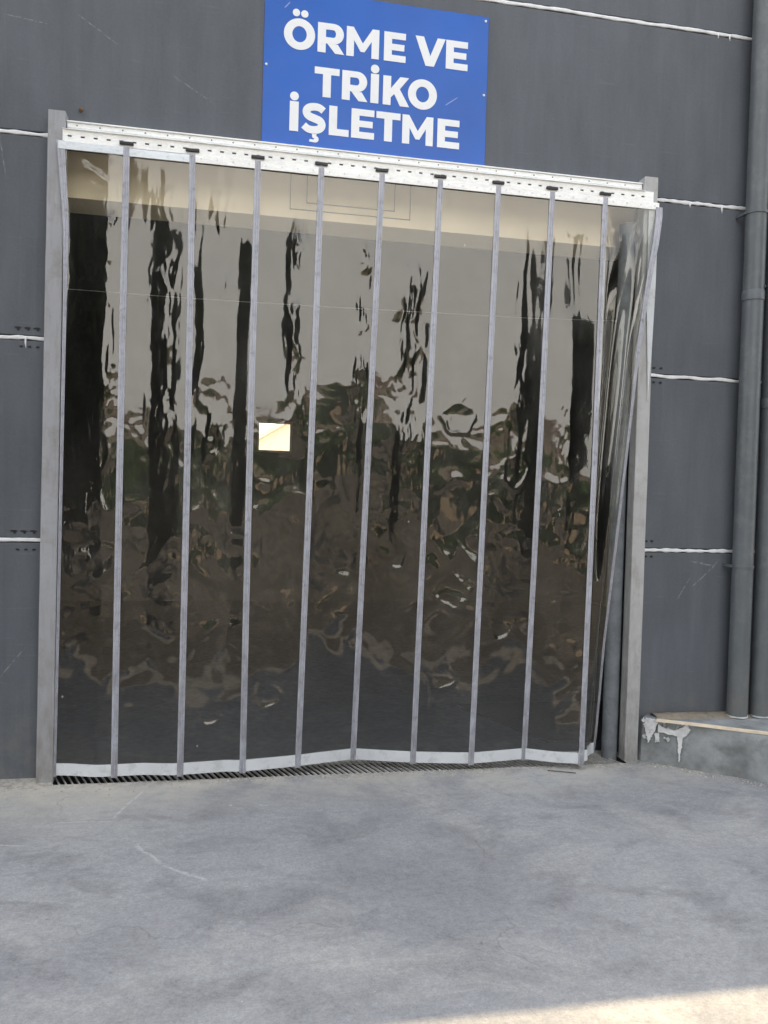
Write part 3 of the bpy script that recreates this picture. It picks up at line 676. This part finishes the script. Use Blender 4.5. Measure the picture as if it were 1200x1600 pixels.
# ------------------------------------------------------------------ sign
sg = tag(empty('wall_sign', (1.76, 0, 3.98)), 'blue rectangular sign with three lines of bold white letters above the doorway', 'sign')
child(MB().box((1.110, -.008, 3.548), (2.411, -.002, 4.412)).build('board', M['sign'], bevel=.001, seg=1), sg)
CH = .165
def arcp(cx, cz, rx, rz, a0, a1, n=14): return [(cx+rx*math.cos(math.radians(a0+(a1-a0)*k/n)), cz+rz*math.sin(math.radians(a0+(a1-a0)*k/n))) for k in range(n+1)]
def letter(ch, x0, x1, zb, dot=False):
    h = CH; w_ = x1-x0; T = .046; U_ = .037; ps = []
    mb = MB(); f0, b0 = -.0098, -.0079
    if ch == 'E': ps = [[(0, 0), (w_, 0), (w_, U_), (T, U_), (T, .064), (w_*.93, .064), (w_*.93, .100), (T, .100), (T, h-U_), (w_*.99, h-U_), (w_*.99, h), (0, h)]]
    elif ch == 'L': ps = [[(0, 0), (w_, 0), (w_, U_+.001), (T, U_+.001), (T, h), (0, h)]]
    elif ch == 'T': m_ = w_/2; ps = [[(m_-T/2, 0), (m_+T/2, 0), (m_+T/2, h-U_-.001), (w_, h-U_-.001), (w_, h), (0, h), (0, h-U_-.001), (m_-T/2, h-U_-.001)]]
    elif ch == 'I': ps = [[(0, 0), (w_, 0), (w_, h), (0, h)]]
    elif ch == 'M':
        m_ = w_/2; ps = [[(0, 0), (.043, 0), (.043, .092), (m_-.012, .030), (m_+.011, .030), (w_-.043, .094), (w_-.043, 0), (w_, 0), (w_, h), (w_-.039, h), (m_, .078), (.039, h), (0, h)]]
    elif ch == 'V': m_ = w_/2; ps = [[(m_-.026, 0), (m_+.024, 0), (w_, h), (w_-.047, h), (m_+.001, .058), (.050, h), (0, h)]]
    elif ch == 'K': ps = [[(0, 0), (T, 0), (T, .044), (.066, .066), (w_-.054, 0), (w_+.001, 0), (.098, .096), (w_-.004, h), (w_-.056, h), (T, .096), (T, h), (0, h)]]
    elif ch == 'R':
        r = .0565; zc = h-r; xc = w_-r-.004
        out_ = [(T, h)]+arcp(xc, zc, r, r, 90, -90)+[(T, h-2*r)]
        inn = [(T, h-2*r+U_-.002)]+arcp(xc-.003, zc, r-.042, r-U_+.002, -90, 90)+[(T, h-U_+.002)]
        ps = [[(0, 0), (T, 0), (T, h), (0, h)], out_+inn, [(w_*.38, h-2*r-.0001), (w_*.38+.052, h-2*r-.0001), (w_*.38+.052, h-2*r+.0), (w_, 0), (w_-.051, 0)][0:2]+[(w_, 0), (w_-.051, 0)]]
        ps[2] = [(w_*.36, h-2*r-.0002), (w_*.36+.060, h-2*r-.0002), (w_, 0), (w_-.051, 0)]
    if ch == 'O':
        n = 40; rx, rz = w_/2, h*.525; cx, cz = w_/2, h/2; ix, iz = rx-.047, rz-.042
        for k in range(n):
            a0, a1 = 2*PI*k/n, 2*PI*(k+1)/n
            q = [(cx+r1*math.cos(a_), cz+r2*math.sin(a_)) for r1, r2, a_ in ((rx, rz, a0), (rx, rz, a1), (ix, iz, a1), (ix, iz, a0))]
            mb.prism([(x0+a_, zb+b_) for a_, b_ in q], f0, b0)
    if ch == 'S':
        m_ = w_/2
        path = [(w_-.017, h-.036), (w_*.72, h-.0195), (m_, h-.0165), (w_*.27, h-.024), (.0225, h-.048), (w_*.26, h-.072), (m_, h-.082), (w_*.76, h-.093), (w_-.0225, h-.117), (w_*.74, h-.141), (m_, h-.1485), (w_*.26, h-.1455), (.012, h-.126)]
        # smooth the path
        P_ = [np.array(q) for q in path]
        for _ in range(2):
            q = [P_[0]]
            for a_, b_ in zip(P_[:-1], P_[1:]): q += [a_*.75+b_*.25, a_*.25+b_*.75]
            P_ = q+[P_[-1]]
        Lp, Rp = [], []
        for k, q in enumerate(P_):
            d = P_[min(k+1, len(P_)-1)]-P_[max(k-1, 0)]; d = d/np.linalg.norm(d); nrm = np.array([-d[1], d[0]])
            t_ = k/(len(P_)-1); hw = .0195+.0025*math.sin(PI*t_)
            Lp.append(q+nrm*hw); Rp.append(q-nrm*hw)
        vs = [(x0+p[0], f0, zb+p[1]) for p in Lp]+[(x0+p[0], f0, zb+p[1]) for p in Rp]
        vs += [(x, b0, z) for x, _, z in vs]; n = len(P_); fs = []
        for k in range(n-1):
            fs += [(k, k+1, n+k+1, n+k), (k, k+2*n, k+1+2*n, k+1), (n+k, n+k+1, 3*n+k+1, 3*n+k)]
        mb.add(vs, fs)
        ced = [(m_-.010, -.002), (m_+.018, -.002), (m_+.014, -.012)]+arcp(m_+.008, -.030, .021, .019, 70, -100, 8)+[(m_-.026, -.046), (m_-.021, -.032), (m_-.002, -.034), (m_+.004, -.028), (m_-.008, -.021)]
        mb.prism([(x0+a_, zb+b_-.003) for a_, b_ in ced], f0-.0003, b0)
    for p in ps: mb.prism([(x0+a_, zb+b_) for a_, b_ in p], f0, b0)
    child(mb.build('letter', M['white']), sg)
lines = [(4.083, [('O', 1.219, 1.394), ('R', 1.409, 1.561), ('M', 1.573, 1.761), ('E', 1.790, 1.918), ('V', 1.973, 2.152), ('E', 2.157, 2.289)]),
         (3.834, [('T', 1.397, 1.538), ('R', 1.554, 1.702), ('I', 1.719, 1.766), ('K', 1.791, 1.946), ('O', 1.938, 2.11)]),
         (3.626, [('I', 1.262, 1.312), ('S', 1.330, 1.470), ('L', 1.485, 1.599), ('E', 1.613, 1.746), ('T', 1.757, 1.898), ('M', 1.910, 2.093), ('E', 2.119, 2.252)])]
for zb, ls in lines:
    for ch, a_, b_ in ls: letter(ch, a_, b_, zb)
for x, z, r in ((1.286, 4.283, .0205), (1.333, 4.281, .0205), (1.742, 4.027, .0245), (1.287, 3.820, .0245)):
    child(MB().prism(arcp(x, z, r, r, 0, 345, 23), -.0098, -.0079).build('letter_dot', M['white']), sg)
for x, z in ((2.392, 4.386), (2.394, 3.957), (1.126, 3.978), (1.128, 4.392)):
    child(MB().tube([(x, -.008, z), (x, -.0125, z)], [.0075, .005], 12).build('screw', M['rail']), sg)

# ------------------------------------------------------------------ drain grate
gr = tag(empty('drain_grate', (1.74, 0, 0)), 'rusty steel drain grate with slanting bars under the foot of the strips', 'drain grate')
child(MB().box((TX0+.002, TY0+.001, -.028), (TX1-.002, TY0+.007, -.001)).box((TX0+.002, TY1-.008, -.028), (TX1-.002, TY1-.001, -.001)).build('frame', M['grate']), gr)
b0_ = MB().plan([(-.0028, 0), (.0028, 0), (-.0872, .234), (-.0928, .234)], -.014, -.003).build('grate_bar', M['grate'])
for k in range(97):
    x = TX0+.008+k*.0345
    if x > TX1-.01: break
    c = b0_ if k == 0 else b0_.copy()
    if k: COL.objects.link(c)
    c.parent = gr; c.location = Vector((x, TY0+.007, 0))-gr.location
# grit and crumbled mortar along the threshold
rs = np.random.RandomState(5); gm = MB()
def chip(x, y, s, z=0.):
    n = rs.randint(4, 6); an = np.sort(rs.rand(n)*2*PI); p = [(x+math.cos(q)*s*rs.uniform(.6, 1), y+math.sin(q)*s*rs.uniform(.6, 1)) for q in an]
    hh = s*rs.uniform(.35, .9); top = [(x+(a_-x)*.55+rs.randn()*s*.1, y+(b_-y)*.55) for a_, b_ in p]
    gm.add([(a_, b_, z-.001) for a_, b_ in p]+[(a_, b_, z+hh) for a_, b_ in top], [tuple(range(n, 2*n))]+[(i, (i+1) % n, (i+1) % n+n, i+n) for i in range(n)])
for k in range(1500):
    x = rs.uniform(-.6, 3.6); y = TY0-.004-abs(rs.randn())*.045*(1+1.8*max(0, 1-x))
    chip(x, y, rs.uniform(.0015, .0055) if rs.rand() < .93 else rs.uniform(.006, .010))
for k in range(260): chip(rs.uniform(-1.2, 4.3), -rs.rand()**2*2.2-.2, rs.uniform(.0015, .004))
for k in range(120):
    t = rs.rand(); chip(3.52+.5*t+rs.randn()*.02, -.13-.42*t-abs(rs.randn())*.035, rs.uniform(.003, .010))
for x, y, s in ((3.66, -.26, .022), (3.69, -.275, .016), (3.60, -.21, .017), (3.57, -.18, .014), (3.63, -.225, .015), (.16, -.22, .012), (3.53, -.17, .012)): chip(x, y, s)
tag(gm.build('gravel', M['gravel']), kind='stuff')
tw = MB().tube([(2.85, -.20, .004), (2.93, -.235, .006), (3.00, -.26, .004)], .003, 6).build('twig', M['bark'])
tag(tw, 'thin dark twig lying on the concrete in front of the right end of the grate', 'twig')

# ------------------------------------------------------------------ plinth, lath, pipes
ph = .262
base = [(3.50, -.095), (3.62, -.185), (3.82, -.335), (4.055, -.520), (4.8, -1.10), (12.0, -1.10), (12.0, -.002), (3.50, -.002)]
def subdiv_wall():
    """front face as a roughened grid, with a broken upper left corner"""
    pl_ = [Vector((*p, 0)) for p in base[:5]]
    segs = [(pl_[i+1]-pl_[i]).length for i in range(4)]; tot = sum(segs)
    def pt(s):
        for i in range(4):
            if s <= segs[i] or i == 3: return pl_[i].lerp(pl_[i+1], min(s/segs[i], 1))
            s -= segs[i]
    ns, nz = 150, 24; vs = []; fs = []
    nrm = Vector((-.58, -.81, 0)).normalized()
    for j in range(nz+1):
        for i in range(ns+1):
            s_ = tot*i/ns; z = ph*j/nz; p = pt(s_)
            n1 = float(pnoise(np.array([s_/.05]), np.array([z/.04]), 77)[0]); n2 = float(pnoise(np.array([s_/.2]), np.array([z/.09]), 78)[0])
            d = .004*n1+.010*n2-.02*(z/ph)
            if s_ < .14: d -= .03*max(0, (z/ph-.35))*(1-s_/.14)*(1+n1)
            if j == nz: z += .004*n2
            vs.append((p.x+nrm.x*d, p.y+nrm.y*d, z-.01 if j == 0 else z))
    for j in range(nz):
        for i in range(ns): q = j*(ns+1)+i; fs.append((q, q+1, q+ns+2, q+ns+1))
    o = len(vs); row = nz*(ns+1)
    for i in range(ns+1): x, y, z = vs[row+i]; vs.append((x+.05, -.001, z-.002))
    for i in range(ns): fs.append((row+i, row+i+1, o+i+1, o+i))
    # cap the remaining right part and left end
    mb = MB(); mb.add(vs, fs)
    l = [vs[j*(ns+1)] for j in range(nz+1)]
    mb.add(l+[(3.50, -.001, -.01), (3.50, -.001, ph)], [tuple(list(range(nz+1))+[nz+2, nz+1])])
    x, y, z = vs[row+ns]; mb.box((x-.02, y, -.01), (12, -.001, ph-.002))
    return mb
pr = tag(empty('concrete_plinth', (3.9, -.3, 0)), 'low raw concrete plinth running out at an angle under the two drain pipes', 'plinth')
child(shade_angle(subdiv_wall().build('concrete_body', M['plinth']), 50), pr)
# flaked plaster remains at the broken corner
def on_face(s, z, out=.006):
    a_, b_ = Vector((3.50, -.095, 0)), Vector((4.055, -.520, 0)); p = a_+(b_-a_)*s; n_ = Vector((-.58, -.81, 0)).normalized()
    q = p+n_*(out+.004-.020*(z/ph)); return (q.x, q.y, z)
def flake(pts, out=.007, name='plaster_flake'):
    c = (sum(p[0] for p in pts)/len(pts), sum(p[1] for p in pts)/len(pts)); rs2 = random.Random(int(c[0]*9999)); fine_ = []
    for k in range(len(pts)):
        a_, b_ = pts[k], pts[(k+1) % len(pts)]
        for q in range(8):
            t = q/8; fine_.append((a_[0]+(b_[0]-a_[0])*t+rs2.uniform(-.006, .006), a_[1]+(b_[1]-a_[1])*t+rs2.uniform(-.004, .004)))
    mb = MB(); n = len(fine_)
    mb.add([on_face(s, z, out) for s, z in fine_]+[on_face(s, z, -.01) for s, z in fine_], [tuple(range(n))]+[(i, (i+1) % n, (i+1) % n+n, i+n) for i in range(n)])
    child(mb.build(name, M['flake']), pr)
flake([(.03, .262), (.10, .268), (.13, .24), (.09, .17), (.055, .12), (.035, .17), (.02, .23)])
flake([(.13, .235), (.26, .215), (.33, .24), (.36, .262), (.40, .235), (.37, .20), (.345, .19), (.33, .10), (.318, .035), (.308, .10), (.300, .185), (.14, .196)], .0085)
flake([(.11, .185), (.145, .19), (.15, .14), (.115, .13)], .0075)
rf = random.Random(4)
for k in range(26):
    s0 = rf.random()**1.5*.36+.01; z0_ = .262-rf.random()**2*.12; r0 = rf.uniform(.004, .014); nn = rf.randint(4, 7)
    flake([(s0+math.cos(2*PI*q/nn)*r0*rf.uniform(.5, 1.6), min(z0_+math.sin(2*PI*q/nn)*r0*rf.uniform(.4, 1.1), .268)) for q in range(nn)], rf.uniform(.004, .009))
def strip_dirt():
    mb = MB(); rs3 = np.random.RandomState(3); pts = []
    for k in range(26):
        t = k/25; x = 3.60+t*.62; y = -.085-t*.03
        r = .010+.008*rs3.rand(); pts.append([(x, -.004, ph-.004), (x, y*.35, ph+.012+r*.4), (x, y, ph+.006+r*.3), (x, y-.03, ph-.004)])
    vs = [p for r in pts for p in r]; fs = []
    for k in range(25):
        for j in range(3): q = k*4+j; fs.append((q, q+1, q+5, q+4))
    mb.add(vs, fs); return mb
child(strip_dirt().build('dirt_ledge', M['dirt'], smooth=True), pr)
la = MB(); rings = []
for k in range(10):
    t = k/9; x = 3.555+t*.70; y = -.165-t*.415; z = .266+.0015*math.sin(t*7)
    rings.append([(x-.008, y-.010, z), (x-.008, y-.010, z+.012), (x+.008, y+.010, z+.014), (x+.008, y+.010, z+.002)])
la.sweep(rings); tag(la.build('wooden_lath', M['lath']), 'thin pale wooden lath lying along the top edge of the low concrete plinth', 'lath')

def drain_pipe(x, y, r, label, joints, clamp):
    t = tag(empty('drain_pipe', (x, y, .27)), label, 'drain pipe', 'drain pipes on the wall right of the doorway')
    child(shade_angle(MB().tube([(x, y, .268), (x, y, 2.0), (x, y, 6.2)], r, 40).build('pipe', M['pipe'])), t)
    child(shade_angle(MB().tube([(x, y, .266), (x, y, .275)], r+.002, 32).build('end_ring', M['flake'])), t)
    for z in joints:
        child(shade_angle(MB().tube([(x, y, z-.004), (x, y, z), (x, y, z+.055), (x, y, z+.06)], [r+.001, r+.0045, r+.0045, r+.001], 40).build('collar', M['pipe'])), t)
    for z in clamp:
        child(MB().tube([(x, y, z), (x, y, z+.016)], r+.0055, 40).box((x-r-.012, y+.004, z), (x-r, -.001, z+.016)).build('clamp', M['pipe']), t)
drain_pipe(4.143, -.10, .0620, 'dark grey drain pipe on the wall, the one nearer the doorway', [2.86], [3.39, 1.2])
drain_pipe(4.297, -.105, .0620, 'dark grey drain pipe at the right edge, farther from the doorway', [2.2], [2.95])

# pale gable behind the factory, glimpsed through the small rear window
gh = tag(empty('gable_house', (8, 40, 0)), 'pale cream gabled house behind the factory glimpsed through the small rear window', 'building')
child(MB().prism([(1.2, -.2), (17, -.2), (17, 3.6), (9.1, 8.6), (1.2, 3.6)], 40, 52).build('wall', M['cream']), gh)
child(MB().prism([(.9, 3.42), (9.1, 8.62), (17.3, 3.42), (17.3, 3.7), (9.1, 8.92), (.9, 3.7)], 39.7, 52.3).build('roof', M['cream']), gh)
# ================================================================== ACROSS THE YARD (seen mirrored in the strips)
def crown_mesh(name, rx, rz, n, seed, leaf=.22, mat='leaf', cone=False, trunk=1.5):
    rs = np.random.RandomState(seed); nb = 26
    cl = rs.randn(nb, 3); cl /= np.linalg.norm(cl, axis=1)[:, None]; cl *= (rs.rand(nb)**.5)[:, None]*.75
    cr_ = rs.uniform(.22, .42, nb)
    k = rs.randint(0, nb, n); d = rs.randn(n, 3); d /= np.linalg.norm(d, axis=1)[:, None]
    P_ = cl[k]+d*(cr_[k]*rs.rand(n)**.35)[:, None]
    if cone: s_ = np.clip(1-.42*(P_[:, 2]+1), .15, 1); P_[:, 0] *= s_; P_[:, 1] *= s_
    P_ = P_*np.array([rx, rx, rz])+np.array([0, 0, trunk+rz*.9])
    t1 = rs.randn(n, 3); t1 /= np.linalg.norm(t1, axis=1)[:, None]; t2 = np.cross(t1, rs.randn(n, 3)); t2 /= np.linalg.norm(t2, axis=1)[:, None]
    s_ = (leaf*rs.uniform(.6, 1.3, n))[:, None]
    V = np.stack([P_-t1*s_, P_-t2*s_*.6, P_+t1*s_, P_+t2*s_*.6], 1).reshape(-1, 3)
    F = np.arange(n*4).reshape(-1, 4)
    me = bpy.data.meshes.new(name); me.from_pydata(V.tolist(), [], F.tolist()); me.materials.append(M[mat]); return me
def trunk_mesh(h, r, seed):
    rs = random.Random(seed); mb = MB()
    mb.tube([(0, 0, -.1), (rs.uniform(-.1, .1), rs.uniform(-.1, .1), h*.4), (rs.uniform(-.2, .2), rs.uniform(-.2, .2), h)], [r, r*.75, r*.4], 10)
    for k in range(5):
        a_ = k*1.3+rs.random(); z = h*rs.uniform(.5, .85)
        mb.tube([(0, 0, z), (math.cos(a_)*h*.18, math.sin(a_)*h*.18, z+h*.2), (math.cos(a_)*h*.3, math.sin(a_)*h*.3, z+h*.42)], [r*.45, r*.3, r*.12], 7)
    o = mb.build('trunk', M['bark']); me = o.data; bpy.data.objects.remove(o); return me
kinds = [('dense_tree', crown_mesh('crown', 3.4, 5.2, 16000, 1, .33, 'leafd', trunk=.4), trunk_mesh(6, .28, 1)),
         ('pine_tree', crown_mesh('crown', 2.6, 6.0, 16000, 2, .30, 'leafd', True, .5), trunk_mesh(8, .25, 2)),
         ('bushy_tree', crown_mesh('crown', 2.3, 2.1, 7000, 3, .17, 'leaf', trunk=.8), trunk_mesh(3.0, .16, 3))]
def tree(k, x, y, s, rz, label, group):
    nm, cm, tm = kinds[k]; r_ = tag(empty(nm, (x, y, 0)), label, 'tree', group)
    r_.rotation_euler.z = rz; r_.scale = (s, s, s)
    for q, me in (('crown', cm), ('trunk', tm)):
        o = bpy.data.objects.new(q, me); COL.objects.link(o); o.parent = r_
rs = random.Random(11)
TL = [(-3.45, -9.0, .95), (-8.0, -8.3, 1.0), (-12.0, -8.5, 1.05), (-6.8, -14, 1.15), (-13.5, -14, 1.1)]
TR = [(9.9, -8.6, .95), (14.3, -7.6, 1.0), (14.5, -13.5, 1.1), (18.5, -8.5, 1.1), (20, -14, 1.0)]
TR_ADJ = ['nearest the doorway', 'second from the doorway', 'farthest along the wall', 'behind the first two', 'rearmost']
for i, (x, y, s) in enumerate(TL): tree(i % 2, x, y, s, rs.random()*6, ('rounded' if i % 2 == 0 else 'pointed')+f' tall dark tree left across the yard, {TR_ADJ[i]}', 'tall dark trees left across the yard')
for i, (x, y, s) in enumerate(TR): tree(i % 2, x, y, s, rs.random()*6, ('rounded' if i % 2 == 0 else 'pointed')+f' tall dark tree right across the yard, {TR_ADJ[i]}', 'tall dark trees right across the yard')
for i in range(13): tree(2, -4.5+i*2.3+rs.uniform(-.5, .5), -25+rs.uniform(-3, 3), rs.uniform(.8, 1.05), rs.random()*6, f'low green bushy tree far across the yard, {(ordn+["eleventh", "twelfth", "thirteenth"])[i]} of its row from the left', 'low green trees far across the yard')
ow = tag(empty('tan_warehouse', (12, -62, 0)), 'long low tan building with dark windows far across the yard', 'building')
child(MB().box((-14, -70, -.2), (46, -58, 7.4)).build('wall', M['tan']), ow)
child(MB().prism([(-14.6, 7.41), (46.6, 7.41), (46.6, 7.7), (-14.6, 7.7)], -57.4, -70.6).build('roof', M['rooft']), ow)
w0 = MB().box((-1.1, -.06, -.8), (1.1, .06, .8)).build('window', M['glass'])
for k in range(12):
    c = w0 if k == 0 else w0.copy()
    if k: COL.objects.link(c)
    c.parent = ow; c.location = Vector((-10+k*4.6, -57.95, 4.6))-ow.location
